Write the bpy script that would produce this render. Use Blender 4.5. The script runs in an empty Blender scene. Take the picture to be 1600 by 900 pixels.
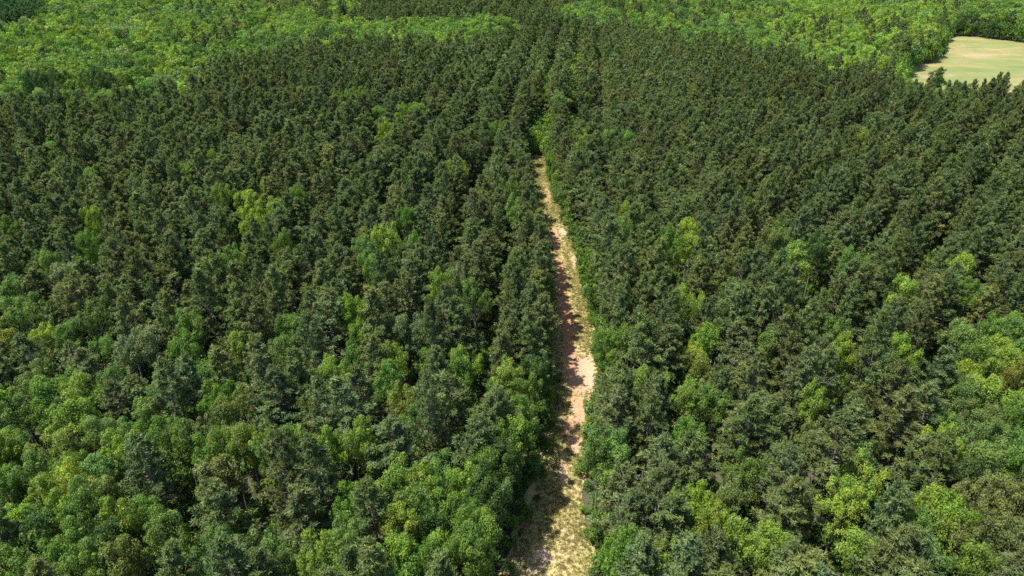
import bpy, math, random
import numpy as np
from mathutils import Vector

# ------------------------------------------------------------------ camera, world, sun, exposure
SC = bpy.context.scene
COL = SC.collection
CAM_H, PITCH, FPX = 82.0, math.radians(29.0), 1067.0
cam_d = bpy.data.cameras.new("camera")
cam_d.sensor_width = 36.0
cam_d.lens = 36.0 * FPX / 1600.0
cam_d.clip_start, cam_d.clip_end = 1.0, 20000.0
cam = bpy.data.objects.new("camera", cam_d)
cam.location = (0, 0, CAM_H)
cam.rotation_euler = (math.pi / 2 - PITCH, 0, 0)
COL.objects.link(cam)
SC.camera = cam

SUN_EL, SUN_AZ = math.radians(68), math.radians(-97)     # azimuth from +Y towards +X
world = bpy.data.worlds.new("World")
SC.world = world
world.use_nodes = True
wn = world.node_tree.nodes
wl = world.node_tree.links
bg = wn["Background"]
sky = wn.new("ShaderNodeTexSky")
sky.sky_type = 'NISHITA'
sky.sun_disc = False
sky.sun_elevation = SUN_EL
sky.sun_rotation = SUN_AZ
sky.altitude = 200
wl.new(sky.outputs[0], bg.inputs[0])
bg.inputs[1].default_value = 0.135
sun_d = bpy.data.lights.new("sun", 'SUN')
sun_d.energy = 5.0
sun_d.angle = math.radians(0.5)
sun_d.color = (1.0, 0.96, 0.88)
sun = bpy.data.objects.new("sun", sun_d)
sv = Vector((math.sin(SUN_AZ) * math.cos(SUN_EL), math.cos(SUN_AZ) * math.cos(SUN_EL), math.sin(SUN_EL)))
sun.rotation_euler = sv.to_track_quat('Z', 'Y').to_euler()
sun.location = (0, 0, 300)
COL.objects.link(sun)
SC.view_settings.view_transform = 'Standard'
SC.view_settings.look = 'None'
SC.view_settings.exposure = 1.22
SC.view_settings.gamma = 1.0
SC.render.engine = 'CYCLES'
SC.cycles.max_bounces = 5
SC.cycles.diffuse_bounces = 3
SC.cycles.transmission_bounces = 3
SC.cycles.use_denoising = False
SC.cycles.sample_clamp_indirect = 3.0

RNG = np.random.default_rng(11)
cP, sP = math.cos(PITCH), math.sin(PITCH)


def project(x, y, z):
    """ground coordinates -> pixel of the 1600x900 photograph"""
    h = np.asarray(z) - CAM_H
    depth = y * cP - h * sP
    up = y * sP + h * cP
    return 800 + FPX * x / depth, 450 - FPX * up / depth, depth


def at(px, py, z=0.0):
    """point at height z that the photograph shows at a pixel"""
    u = (px - 800) / FPX
    v = (450 - py) / FPX
    dx, dy, dz = u, cP + v * sP, -sP + v * cP
    t = (z - CAM_H) / dz
    return t * dx, t * dy


# ------------------------------------------------------------------ helpers
def tag(o, label=None, cat=None, group=None, kind=None):
    if label: o['label'] = label
    if cat: o['category'] = cat
    if group: o['group'] = group
    if kind: o['kind'] = kind
    return o


def mesh_from(name, verts, faces, mats, mat_idx=None, fattr=None):
    """faces: list of int arrays (n,k)"""
    me = bpy.data.meshes.new(name)
    verts = np.asarray(verts, dtype=np.float32)
    me.vertices.add(len(verts))
    me.vertices.foreach_set("co", verts.ravel())
    loops = np.concatenate([f.ravel() for f in faces]).astype(np.int32)
    sizes = np.concatenate([np.full(len(f), f.shape[1], dtype=np.int32) for f in faces])
    starts = np.concatenate([[0], np.cumsum(sizes)[:-1]]).astype(np.int32)
    me.loops.add(len(loops))
    me.loops.foreach_set("vertex_index", loops)
    me.polygons.add(len(sizes))
    me.polygons.foreach_set("loop_start", starts)
    if mat_idx is not None:
        me.polygons.foreach_set("material_index", np.asarray(mat_idx, dtype=np.int32))
    for m in mats:
        me.materials.append(m)
    if fattr is not None:
        a = me.attributes.new("leafv", 'FLOAT', 'FACE')
        a.data.foreach_set("value", np.asarray(fattr, dtype=np.float32))
    me.update(calc_edges=True)
    return me


def new_obj(name, me, parent=None, link=True):
    o = bpy.data.objects.new(name, me)
    if link: COL.objects.link(o)
    if parent is not None: o.parent = parent
    return o


class NT:
    """small node helper"""
    def __init__(s, name):
        s.m = bpy.data.materials.new(name)
        s.m.use_nodes = True
        s.t = s.m.node_tree
        s.t.nodes.clear()
        s.out = s.n("ShaderNodeOutputMaterial")

    def n(s, typ, **kw):
        nd = s.t.nodes.new(typ)
        for k, v in kw.items():
            setattr(nd, k, v)
        return nd

    def l(s, a, b):
        s.t.links.new(a, b)

    def noise(s, vec, scale, detail=4, rough=0.6):
        nd = s.n("ShaderNodeTexNoise")
        nd.inputs["Scale"].default_value = scale
        nd.inputs["Detail"].default_value = detail
        nd.inputs["Roughness"].default_value = rough
        s.l(vec, nd.inputs["Vector"])
        return nd.outputs["Fac"]

    def ramp(s, fac, stops):
        nd = s.n("ShaderNodeValToRGB")
        el = nd.color_ramp.elements
        while len(el) < len(stops): el.new(0.5)
        for e, (p, c) in zip(el, stops):
            e.position = p
            e.color = (*c, 1) if len(c) == 3 else c
        s.l(fac, nd.inputs[0])
        return nd.outputs[0]

    def mix(s, fac, a, b, mode='MIX'):
        nd = s.n("ShaderNodeMix", data_type='RGBA', blend_type=mode)
        for sock, v in ((nd.inputs[0], fac), (nd.inputs[6], a), (nd.inputs[7], b)):
            if hasattr(v, "is_linked"): s.l(v, sock)
            elif isinstance(v, (int, float)): sock.default_value = v
            else: sock.default_value = (*v, 1)
        return nd.outputs[2]

    def math(s, op, a, b=0.0, clamp=False):
        nd = s.n("ShaderNodeMath", operation=op, use_clamp=clamp)
        for sock, v in ((nd.inputs[0], a), (nd.inputs[1], b)):
            if hasattr(v, "is_linked"): s.l(v, sock)
            else: sock.default_value = v
        return nd.outputs[0]


def leaf_material(name, transl, gloss):
    t = NT(name)
    tint = t.n("ShaderNodeAttribute", attribute_type='INSTANCER', attribute_name="tint")
    lv = t.n("ShaderNodeAttribute", attribute_type='GEOMETRY', attribute_name="leafv")
    c = t.n("ShaderNodeVectorMath", operation='SCALE')
    t.l(tint.outputs["Color"], c.inputs[0])
    t.l(lv.outputs["Fac"], c.inputs["Scale"])
    tc = t.n("ShaderNodeTexCoord")
    f = t.noise(tc.outputs["Object"], 0.55, 3, 0.6)
    drift = t.ramp(f, [(0.34, (0.86, 0.97, 1.08)), (0.50, (1.0, 1.0, 1.0)), (0.66, (1.22, 1.10, 0.88))])
    cc = t.mix(1.0, c.outputs[0], drift, 'MULTIPLY')
    d = t.n("ShaderNodeBsdfDiffuse")
    t.l(cc, d.inputs[0])
    tr = t.n("ShaderNodeBsdfTranslucent")
    c2 = t.mix(1.0, cc, (1.1, 1.25, 0.55), 'MULTIPLY')
    t.l(c2, tr.inputs[0])
    m = t.n("ShaderNodeMixShader")
    m.inputs[0].default_value = transl
    t.l(d.outputs[0], m.inputs[1]); t.l(tr.outputs[0], m.inputs[2])
    g = t.n("ShaderNodeBsdfGlossy")
    g.inputs["Color"].default_value = (0.75, 0.8, 0.7, 1)
    g.inputs["Roughness"].default_value = 0.45
    m2 = t.n("ShaderNodeMixShader")
    m2.inputs[0].default_value = gloss
    t.l(m.outputs[0], m2.inputs[1]); t.l(g.outputs[0], m2.inputs[2])
    t.l(m2.outputs[0], t.out.inputs[0])
    return t.m


def bark_material(name, a, b):
    t = NT(name)
    tc = t.n("ShaderNodeTexCoord")
    f = t.noise(tc.outputs["Object"], 3.0, 5, 0.7)
    col = t.ramp(f, [(0.3, a), (0.7, b)])
    p = t.n("ShaderNodeBsdfPrincipled")
    p.inputs["Roughness"].default_value = 0.95
    t.l(col, p.inputs["Base Color"])
    t.l(p.outputs[0], t.out.inputs[0])
    return t.m


M_NEEDLE = leaf_material("pine_needles", 0.36, 0.008)
M_LEAF = leaf_material("broad_leaves", 0.38, 0.01)
M_BARK_P = bark_material("pine_bark", (0.12, 0.095, 0.075), (0.26, 0.215, 0.18))
M_BARK_B = bark_material("grey_bark", (0.10, 0.095, 0.08), (0.24, 0.225, 0.20))
M_BARK_D = bark_material("bleached_wood", (0.34, 0.31, 0.28), (0.58, 0.54, 0.49))


# ------------------------------------------------------------------ tree meshes
def tube(path, radii, sides):
    """path (n,3), returns verts, quad faces"""
    path = np.asarray(path, float)
    n = len(path)
    d = np.gradient(path, axis=0)
    d /= np.linalg.norm(d, axis=1)[:, None] + 1e-9
    ref = np.array([0.0, 0, 1]) if abs(d[0][2]) < 0.8 else np.array([1.0, 0, 0])
    a = np.cross(d, ref); a /= np.linalg.norm(a, axis=1)[:, None] + 1e-9
    b = np.cross(d, a)
    ang = np.linspace(0, 2 * np.pi, sides, endpoint=False)
    v = (path[:, None, :] + (a[:, None, :] * np.cos(ang)[None, :, None] + b[:, None, :] * np.sin(ang)[None, :, None])
         * np.asarray(radii)[:, None, None]).reshape(-1, 3)
    f = []
    for i in range(n - 1):
        for k in range(sides):
            k2 = (k + 1) % sides
            f.append((i * sides + k, i * sides + k2, (i + 1) * sides + k2, (i + 1) * sides + k))
    return v, np.array(f)


class Wood:
    def __init__(s): s.v, s.f, s.c = [], [], 0
    def add(s, path, radii, sides):
        v, f = tube(path, radii, sides)
        s.v.append(v); s.f.append(f + s.c); s.c += len(v)
    def get(s): return np.concatenate(s.v), np.concatenate(s.f)


def unit(v): return v / (np.linalg.norm(v, axis=-1, keepdims=True) + 1e-9)


def pine_geo(seed, lod):
    """height about 20 m; returns wood (verts, quads), leaf (verts, tris, values)"""
    r = np.random.default_rng(seed)
    H = 20.0
    w = Wood()
    lean = r.normal(0, 0.45, 2)
    zz = np.linspace(0, H * 0.985, 7)
    tp = np.stack([lean[0] * (zz / H) ** 2, lean[1] * (zz / H) ** 2, zz], 1)
    w.add(tp, 0.20 * (1 - zz / H) ** 0.8 + 0.03, 7 if lod == 0 else 4)
    z0 = H * r.uniform(0.28, 0.38)
    nb = 84 if lod == 0 else 40
    Rm = r.uniform(3.0, 4.0)
    tufts, tdirs, tv = [], [], []
    az = r.uniform(0, 6.28)
    side = r.uniform(0, 6.28)
    for i in range(nb):
        t = (i + r.uniform(0, 1)) / nb
        z = z0 + (H * 0.985 - z0) * t
        az += 2.4 + r.normal(0, 0.35)
        prof = min(1.0, 0.62 + 2.0 * t) * (1 - t ** 2.0) ** 0.75 + 0.06
        L = Rm * prof * r.uniform(0.62, 1.18) * (1 + 0.13 * math.cos(az - side)) * (1 + 0.16 * math.sin(5.3 * z + 2.1 * side))
        el = math.radians(-8 + 62 * t + r.normal(0, 8))
        h = np.array([math.cos(az), math.sin(az), 0.0])
        base = np.array([lean[0] * (z / H) ** 2, lean[1] * (z / H) ** 2, z])
        tip = base + h * L * math.cos(el) + np.array([0, 0, L * math.sin(el) * 0.8 + 0.12 * L])
        mid = (base + tip) / 2 - np.array([0, 0, 0.06 * L])
        if lod == 0 or i % 3 == 0:
            w.add([base, mid, tip], [0.05, 0.032, 0.012], 3)
        nt = int(round((4 + 7.0 * prof) * r.uniform(0.75, 1.2) * (1.0 if lod == 0 else 0.72)))
        s = np.sqrt(r.uniform(0.10, 1.0, nt))
        lat = np.array([-h[1], h[0], 0])
        p = base + (mid - base) * 0 + (tip - base) * s[:, None]
        p = p + lat * (r.uniform(-1, 1, nt) * 0.34 * L * np.minimum(s, 1.15 - s))[:, None]
        p[:, 2] += r.normal(0.02, 0.14, nt)
        bv = r.uniform(0.80, 1.22)
        tufts.append(p)
        d = unit(h * 0.9 + np.array([0, 0, 0.75])) + np.zeros((nt, 3))
        tdirs.append(d)
        tv.append(bv * r.uniform(0.78, 1.25, nt))
    P = np.concatenate(tufts); D = np.concatenate(tdirs); V = np.concatenate(tv)
    k = 13 if lod == 0 else 6
    ln, wd = (0.46, 0.15) if lod == 0 else (0.78, 0.36)
    n = len(P)
    Pk = np.repeat(P, k, 0) + r.normal(0, 0.10, (n * k, 3))
    dirs = unit(np.repeat(D, k, 0) * 0.6 + unit(r.normal(0, 1, (n * k, 3))) * 1.0)
    L = ln * r.uniform(0.65, 1.25, n * k)
    face = unit(np.repeat(D, k, 0) + np.array([0, 0, 0.25]) + r.normal(0, 0.42, (n * k, 3)))     # sprays lie roughly across the light
    sd = unit(np.cross(dirs, face))
    a = Pk - sd * wd * 0.5; b = Pk + sd * wd * 0.5 + dirs * 0.12 * ln; c = Pk + dirs * L[:, None]
    lv = np.stack([a, b, c], 1).reshape(-1, 3)
    lf = np.arange(len(lv)).reshape(-1, 3)
    val = np.repeat(V, k) * r.uniform(0.8, 1.2, n * k)
    return w.get(), (lv, lf, val)


def broad_geo(seed, lod, shape):
    """unit: crown radius about 4.5 m, height about 17 m"""
    r = np.random.default_rng(seed)
    H = 17.0
    w = Wood()
    rad, cz, hz = {'round': (4.4, 11.3, 5.0), 'wide': (5.2, 11.8, 4.2), 'tall': (3.6, 10.6, 6.2)}[shape]
    fork = cz - hz * 0.55
    w.add([[0, 0, 0], [0.1, 0, fork * 0.5], [0, 0.15, fork]], [0.30, 0.24, 0.18], 7 if lod == 0 else 4)
    npf = 46 if lod == 0 else 26
    # a lobed crown: a few main lobes that puffs gather round
    lobes = []
    nl = 7
    for i in range(nl):
        a = i * 2.4 + r.normal(0, 0.3)
        zz = -0.25 + 1.0 * (i / (nl - 1)) + r.normal(0, 0.08)
        rr = math.sqrt(max(0.05, 1 - max(0, zz) ** 2)) * r.uniform(0.42, 0.62)
        lobes.append(np.array([math.cos(a) * rr * rad, math.sin(a) * rr * rad, cz + zz * hz * 0.72]))
        tip = lobes[-1]
        start = np.array([0, 0.15, fork * r.uniform(0.8, 1.0)])
        mid = (start + tip) / 2 + r.normal(0, 0.25, 3)
        w.add([start, mid, tip], [0.13, 0.085, 0.035], 4 if lod == 0 else 3)
    lobes = np.array(lobes)
    lobr = r.uniform(0.40, 0.56, nl) * rad
    pc, pr = [], []
    for i in range(npf):
        l = r.integers(nl)
        d = unit(r.normal(0, 1, 3)); d[2] = abs(d[2]) * 0.9 - 0.25; d = unit(d)
        out = lobes[l] - np.array([0, 0, cz]); out = unit(out)
        d = unit(d + 0.45 * out)
        c = lobes[l] + d * lobr[l] * r.uniform(0.75, 1.1) * np.array([1, 1, 0.85])
        pc.append(c)
        pr.append(r.uniform(0.62, 1.20) * (1.0 if lod == 0 else 1.2))
    pc = np.array(pc); pr = np.array(pr)
    if lod == 0:
        for c in pc[::3]:
            j = np.argmin(np.linalg.norm(lobes - c, axis=1))
            w.add([lobes[j], c], [0.035, 0.012], 3)
    per = 130 if lod == 0 else 30
    sz = 0.25 if lod == 0 else 0.56
    n = npf * per
    d = unit(r.normal(0, 1, (n, 3)))
    d[:, 2] = np.where(r.uniform(0, 1, n) < 0.7, np.abs(d[:, 2]), d[:, 2])
    C = np.repeat(pc, per, 0); Rr = np.repeat(pr, per)
    shell = np.where(r.uniform(0, 1, n) < 0.8, r.uniform(0.8, 1.12, n), r.uniform(0.3, 0.8, n))
    p = C + d * (Rr * shell)[:, None]
    # inner foliage that stops the eye going straight through
    m = int(n * 0.14)
    li = r.integers(0, nl, m)
    p2 = lobes[li] + unit(r.normal(0, 1, (m, 3))) * (lobr[li] * r.uniform(0.2, 1.0, m))[:, None]
    d2 = unit(r.normal(0, 1, (m, 3)) + np.array([0, 0, 0.8]))
    P = np.concatenate([p, p2])
    N = unit(np.concatenate([unit(d + r.normal(0, 0.42, (n, 3)) + np.array([0, 0, 0.22])), d2]))
    T = unit(np.cross(N, r.normal(0, 1, P.shape)))
    B = np.cross(N, T)
    s = sz * r.uniform(0.6, 1.3, len(P))[:, None]
    q = np.stack([P - T * s * 0.7, P + B * s * 0.42 - N * s * 0.1, P + T * s * 0.7, P - B * s * 0.42 - N * s * 0.1], 1).reshape(-1, 3)
    f = np.arange(len(q)).reshape(-1, 4)
    pv = r.uniform(0.86, 1.16, npf)
    val = np.concatenate([np.repeat(pv, per), np.ones(m) * 0.95]) * r.uniform(0.78, 1.22, len(P))
    return w.get(), (q, f, val)


def shrub_geo(seed):
    """about 1.5 m radius, 2.4 m tall"""
    r = np.random.default_rng(seed)
    w = Wood()
    pcs = []
    for i in range(9):
        a = i * 2.4 + r.normal(0, 0.3); rr = r.uniform(0.2, 1.05); z = r.uniform(0.7, 1.9) * (1.25 - 0.35 * rr)
        c = np.array([math.cos(a) * rr, math.sin(a) * rr, z]); pcs.append(c)
        w.add([[0, 0, 0], c * np.array([0.4, 0.4, 0.6]), c], [0.04, 0.03, 0.012], 3)
    per = 46
    C = np.repeat(np.array(pcs), per, 0); n = len(C)
    d = unit(r.normal(0, 1, (n, 3))); d[:, 2] = np.where(r.uniform(0, 1, n) < 0.6, np.abs(d[:, 2]), d[:, 2])
    P = C + d * r.uniform(0.25, 0.72, n)[:, None]
    P[:, 2] = np.maximum(P[:, 2], 0.1)
    N = unit(d + r.normal(0, 0.5, (n, 3)))
    T = unit(np.cross(N, r.normal(0, 1, P.shape))); B = np.cross(N, T)
    s = 0.24 * r.uniform(0.6, 1.3, n)[:, None]
    q = np.stack([P - T * s * 0.7, P + B * s * 0.42, P + T * s * 0.7, P - B * s * 0.42], 1).reshape(-1, 3)
    return w.get(), (q, np.arange(len(q)).reshape(-1, 4), r.uniform(0.75, 1.25, n))


def dead_geo(seed):
    """pine that died: bare trunk and broken branches, with a few brown sprays"""
    r = np.random.default_rng(seed)
    w = Wood()
    H = 18.0
    zz = np.linspace(0, H, 7)
    w.add(np.stack([0.3 * (zz / H) ** 2, 0 * zz, zz], 1), 0.2 * (1 - zz / H) + 0.03, 7)
    az = 0
    P = []
    for i in range(34):
        t = (i + 0.5) / 34; z = 6.5 + 11 * t; az += 2.4 + r.normal(0, 0.4)
        L = 2.7 * (1 - t * 0.75) * r.uniform(0.35, 1.1)
        b = np.array([0.3 * (z / H) ** 2, 0, z])
        tip = b + np.array([math.cos(az) * L, math.sin(az) * L, L * r.uniform(-0.1, 0.5)])
        w.add([b, (b + tip) / 2 - [0, 0, 0.1], tip], [0.05, 0.035, 0.012], 3)
        for s in r.uniform(0.3, 1, 8): P.append(b + (tip - b) * s + r.normal(0, 0.2, 3))
    P = np.repeat(np.array(P), 5, 0); n = len(P)
    d = unit(r.normal(0, 1, (n, 3))); sd = unit(np.cross(d, r.normal(0, 1, (n, 3))))
    lv = np.stack([P - sd * 0.06, P + sd * 0.06, P + d * 0.42], 1).reshape(-1, 3)
    return w.get(), (lv, np.arange(len(lv)).reshape(-1, 3), r.uniform(0.7, 1.3, n))


class Kind:
    """meshes of one variant: trunk, crown, and both joined for the far-off mass"""
    def __init__(s, name, geo, bark, leaf, joined=True, apart=True):
        (wv, wf), (lv, lf, val) = geo
        if apart:
            s.trunk = mesh_from(name + "_trunk", wv, [wf], [bark])
            s.trunk.polygons.foreach_set("use_smooth", [True] * len(wf))
            s.crown = mesh_from(name + "_crown", lv, [lf], [leaf], fattr=val)
        if joined:
            s.me = mesh_from(name, np.concatenate([wv, lv]), [wf, lf + len(wv)], [bark, leaf],
                             mat_idx=np.concatenate([np.zeros(len(wf)), np.ones(len(lf))]),
                             fattr=np.concatenate([np.ones(len(wf)), val]))


SHAPES = ['round', 'wide', 'tall', 'round', 'wide', 'round', 'tall', 'round']
PINE0 = [Kind("pine", pine_geo(100 + i, 0), M_BARK_P, M_NEEDLE) for i in range(14)]
PINE1 = [Kind("far_pine", pine_geo(200 + i, 1), M_BARK_P, M_NEEDLE, apart=False) for i in range(12)]
BROAD0 = [Kind("broadleaf", broad_geo(300 + i, 0, SHAPES[i]), M_BARK_B, M_LEAF) for i in range(8)]
BROAD1 = [Kind("far_broadleaf", broad_geo(400 + i, 1, SHAPES[i]), M_BARK_B, M_LEAF, apart=False) for i in range(6)]
SHRUB = [Kind("shrub", shrub_geo(500 + i), M_BARK_B, M_LEAF) for i in range(5)]
DEAD = [Kind("dead_pine", dead_geo(600 + i), M_BARK_D, M_NEEDLE, joined=False) for i in range(2)]
CROWN_R = {'round': 4.9, 'wide': 5.7, 'tall': 4.1}
CROWN_Z = {'round': 11.8, 'wide': 12.2, 'tall': 11.2}

# leaf colours (linear albedo)
HUE = {
    'pine':  (0.098, 0.130, 0.046),
    'olive': (0.118, 0.146, 0.044),
    'lime':  (0.150, 0.222, 0.034),
    'green': (0.098, 0.168, 0.030),
    'jade':  (0.108, 0.178, 0.044),
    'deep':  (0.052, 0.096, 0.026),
    'gold':  (0.150, 0.178, 0.038),
    'yellow': (0.195, 0.262, 0.036),
    'rust':  (0.200, 0.120, 0.060),
    'pale':  (0.135, 0.175, 0.072),
}
SPREAD = ['lime', 'green', 'jade', 'green', 'deep', 'pale', 'gold']


def tint_of(hue, r=RNG, k=0.16):
    c = np.array(HUE[hue]) * r.uniform(1 - k, 1 + k)
    c = c * np.array([r.uniform(0.90, 1.12), 1.0, r.uniform(0.85, 1.15)])
    return c


# ------------------------------------------------------------------ the track and the field, from where the photograph shows them
TR_RIGHT = [(900, 922), (850, 918), (800, 908), (750, 906), (700, 910), (650, 918), (600, 931), (570, 933), (540, 925), (500, 921),
            (450, 911), (400, 902), (350, 880), (300, 864), (260, 853), (230, 854), (200, 872), (160, 884), (125, 900), (90, 896), (60, 890)]
TR_LEFT = [(900, 792), (850, 812), (800, 830), (750, 845), (700, 858), (650, 868), (600, 871), (570, 870), (540, 869), (500, 868),
           (450, 862), (400, 851), (350, 836), (300, 826), (260, 822), (230, 830), (200, 850), (160, 869), (125, 888), (90, 886), (60, 882)]
_r = np.array([at(x, y) for y, x in TR_RIGHT]); _l = np.array([at(x, y) for y, x in TR_LEFT])
# carry on towards and behind the camera
_r = np.vstack([[_r[0][0] - 2.5, 10.0], _r]); _l = np.vstack([[_l[0][0] - 5.0, 10.0], _l])


def track_lr(Y):
    return np.interp(Y, _l[:, 1], _l[:, 0]), np.interp(Y, _r[:, 1], _r[:, 0])


FIELD_PX = [(1500, 196), (1402, 192), (1390, 150), (1404, 122), (1424, 108), (1452, 92), (1462, 76), (1472, 58), (1486, 54), (1530, 58), (1600, 66), (1720, 78),
            (1900, 100), (1960, 150), (1800, 190)]
_f = np.array([at(x, y) for x, y in FIELD_PX])
_fr = np.random.default_rng(8)
FIELD = []
for a_, b_ in zip(_f, np.roll(_f, -1, 0)):
    m_ = max(1, int(np.hypot(*(b_ - a_)) / 9))
    for q_ in range(m_): FIELD.append(a_ + (b_ - a_) * q_ / m_ + _fr.normal(0, 1.8, 2))
FIELD = np.array(FIELD)


def inside(poly, x, y):
    res = np.zeros(np.shape(x), bool)
    n = len(poly)
    for i in range(n):
        x1, y1 = poly[i]; x2, y2 = poly[(i + 1) % n]
        c = ((y1 > y) != (y2 > y)) & (x < (x2 - x1) * (y - y1) / (y2 - y1 + 1e-12) + x1)
        res ^= c
    return res


# ------------------------------------------------------------------ ground, track, field
def ground_material():
    t = NT("forest_floor")
    tc = t.n("ShaderNodeTexCoord")
    a = t.noise(tc.outputs["Object"], 0.35, 6, 0.7)
    b = t.noise(tc.outputs["Object"], 2.5, 5, 0.7)
    c1 = t.ramp(a, [(0.35, (0.045, 0.036, 0.022)), (0.5, (0.038, 0.042, 0.02)), (0.62, (0.03, 0.05, 0.018))])
    c2 = t.mix(t.ramp(b, [(0.42, (0, 0, 0)), (0.62, (1, 1, 1))]), c1, (0.075, 0.058, 0.036))
    p = t.n("ShaderNodeBsdfPrincipled")
    p.inputs["Roughness"].default_value = 1.0
    t.l(c2, p.inputs["Base Color"])
    bp = t.n("ShaderNodeBump"); bp.inputs["Distance"].default_value = 0.15; bp.inputs["Strength"].default_value = 0.8
    t.l(b, bp.inputs["Height"]); t.l(bp.outputs[0], p.inputs["Normal"])
    t.l(p.outputs[0], t.out.inputs[0])
    return t.m


S = 6000.0
gm = mesh_from("ground", [(-S, -2000, 0), (S, -2000, 0), (S, 9000, 0), (-S, 9000, 0)], [np.array([[0, 1, 2, 3]])], [ground_material()])
tag(new_obj("ground", gm), "brown needle strewn forest floor under all the trees", kind='structure')


def track_material():
    t = NT("track_soil")
    tc = t.n("ShaderNodeTexCoord"); V = tc.outputs["Object"]
    bare = t.n("ShaderNodeAttribute", attribute_name="bare").outputs["Fac"]
    red = t.n("ShaderNodeAttribute", attribute_name="red").outputs["Fac"]
    n1 = t.noise(V, 0.55, 6, 0.65); n2 = t.noise(V, 3.2, 6, 0.7); n3 = t.noise(V, 9.0, 4, 0.7); n4 = t.noise(V, 0.22, 3, 0.5)
    grass = t.ramp(n2, [(0.28, (0.18, 0.155, 0.055)), (0.45, (0.29, 0.235, 0.098)), (0.60, (0.38, 0.295, 0.14)), (0.75, (0.43, 0.335, 0.19))])
    g2 = t.mix(t.ramp(n4, [(0.42, (0, 0, 0)), (0.6, (1, 1, 1))]), grass, t.mix(0.55, grass, (0.20, 0.20, 0.06)))
    soil = t.ramp(n2, [(0.3, (0.25, 0.14, 0.075)), (0.5, (0.38, 0.255, 0.155)), (0.68, (0.50, 0.40, 0.29))])
    clay = t.ramp(n2, [(0.3, (0.18, 0.075, 0.035)), (0.55, (0.26, 0.125, 0.06)), (0.72, (0.37, 0.215, 0.125))])
    s2 = t.mix(red, soil, clay)
    # ragged edge to the bare ground: its own factor is pushed about by noise
    k = t.math('ADD', bare, t.math('MULTIPLY', t.math('SUBTRACT', n1, 0.5), 1.5))
    k = t.math('ADD', k, t.math('MULTIPLY', t.math('SUBTRACT', n3, 0.5), 0.9))
    kk = t.ramp(k, [(0.40, (0, 0, 0)), (0.60, (1, 1, 1))])
    col = t.mix(kk, g2, s2)
    p = t.n("ShaderNodeBsdfPrincipled"); p.inputs["Roughness"].default_value = 1.0
    t.l(col, p.inputs["Base Color"])
    bp = t.n("ShaderNodeBump"); bp.inputs["Distance"].default_value = 0.10; bp.inputs["Strength"].default_value = 0.9
    t.l(n2, bp.inputs["Height"]); t.l(bp.outputs[0], p.inputs["Normal"])
    t.l(p.outputs[0], t.out.inputs[0])
    return t.m


# bare patches as (px, py, rx, ry, bareness, redness)
BARE = [(912, 585, 26, 34, 1.0, 0.1), (905, 640, 16, 26, 0.95, 0.35), (890, 665, 14, 22, 0.8, 0.8), (902, 692, 18, 14, 1.0, 0.25),
        (890, 560, 13, 70, 0.95, 1.0), (884, 490, 13, 60, 0.9, 1.0), (876, 430, 11, 40, 0.8, 1.0), (868, 375, 10, 30, 0.75, 0.7),
        (878, 362, 9, 8, 0.9, 0.1), (856, 305, 6, 18, 0.7, 0.8), (852, 268, 5, 10, 0.5, 0.6), (882, 740, 10, 24, 0.75, 0.15),
        (848, 868, 20, 13, 0.95, 0.05), (835, 893, 22, 9, 0.7, 0.1), (880, 715, 12, 10, 0.6, 0.2), (905, 770, 10, 22, 0.42, 0.2),
        (897, 408, 8, 14, 0.6, 0.2), (924, 566, 9, 16, 0.7, 0.2)]
ys = np.concatenate([np.arange(20, 280, 0.7), np.arange(280, 460, 2.5)])
nc = 34
V_, bare_, red_ = [], [], []
rr = np.random.default_rng(5)
for Y in ys:
    l, r_ = track_lr(Y)
    wob = math.sin(Y * 0.31) * 0.35 + math.sin(Y * 0.83 + 1) * 0.25
    for j in range(nc + 1):
        u = j / nc
        V_.append((l - 1.5 + wob + (r_ - l + 2.1) * u, Y, 0.010 + 0.035 * math.sin(u * math.pi) + 0.02 * math.sin(u * 14 + Y * 0.05)))
V_ = np.array(V_)
V_[:, 2] = np.maximum(V_[:, 2], 0.006)
ppx, ppy, _ = project(V_[:, 0], V_[:, 1], 0.0)
bare_ = np.zeros(len(V_)) + 0.10
red_ = np.zeros(len(V_)) + 0.3
wsum = np.full(len(V_), 0.05); rsum = wsum * 0.4
for (x, y, a, b, k, rd) in BARE:
    cx, cy = at(x, y)
    ax = abs(at(x + a, y)[0] - cx); ay = abs(at(x, y - b)[1] - cy)
    d = ((V_[:, 0] - cx) / ax) ** 2 + ((V_[:, 1] - cy) / ay) ** 2
    wgt = np.exp(-d * 0.8)
    bare_ = np.maximum(bare_, k * wgt)
    wsum += wgt; rsum += wgt * rd
red_ = rsum / wsum
ucol = np.tile(np.arange(nc + 1) / nc, len(ys))
rut = np.exp(-((ucol - 0.50 - 0.02 * np.sin(V_[:, 1] * 0.07)) / 0.035) ** 2) + np.exp(-((ucol - 0.74 - 0.02 * np.sin(V_[:, 1] * 0.07)) / 0.035) ** 2)
bare_ = np.maximum(bare_, 0.36 * rut)
V_[:, 2] -= 0.015 * rut * (V_[:, 2] > 0.03)
n = len(ys)
F_ = np.array([(i * (nc + 1) + j, i * (nc + 1) + j + 1, (i + 1) * (nc + 1) + j + 1, (i + 1) * (nc + 1) + j) for i in range(n - 1) for j in range(nc)])
tm = mesh_from("dirt_track", V_, [F_], [track_material()])
for nm, arr in (("bare", bare_), ("red", red_)):
    a_ = tm.attributes.new(nm, 'FLOAT', 'POINT'); a_.data.foreach_set("value", arr.astype(np.float32))
tag(new_obj("dirt_track", tm), "grassy dirt track with red clay and pale sandy bare patches through the pines", kind='structure')


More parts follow.
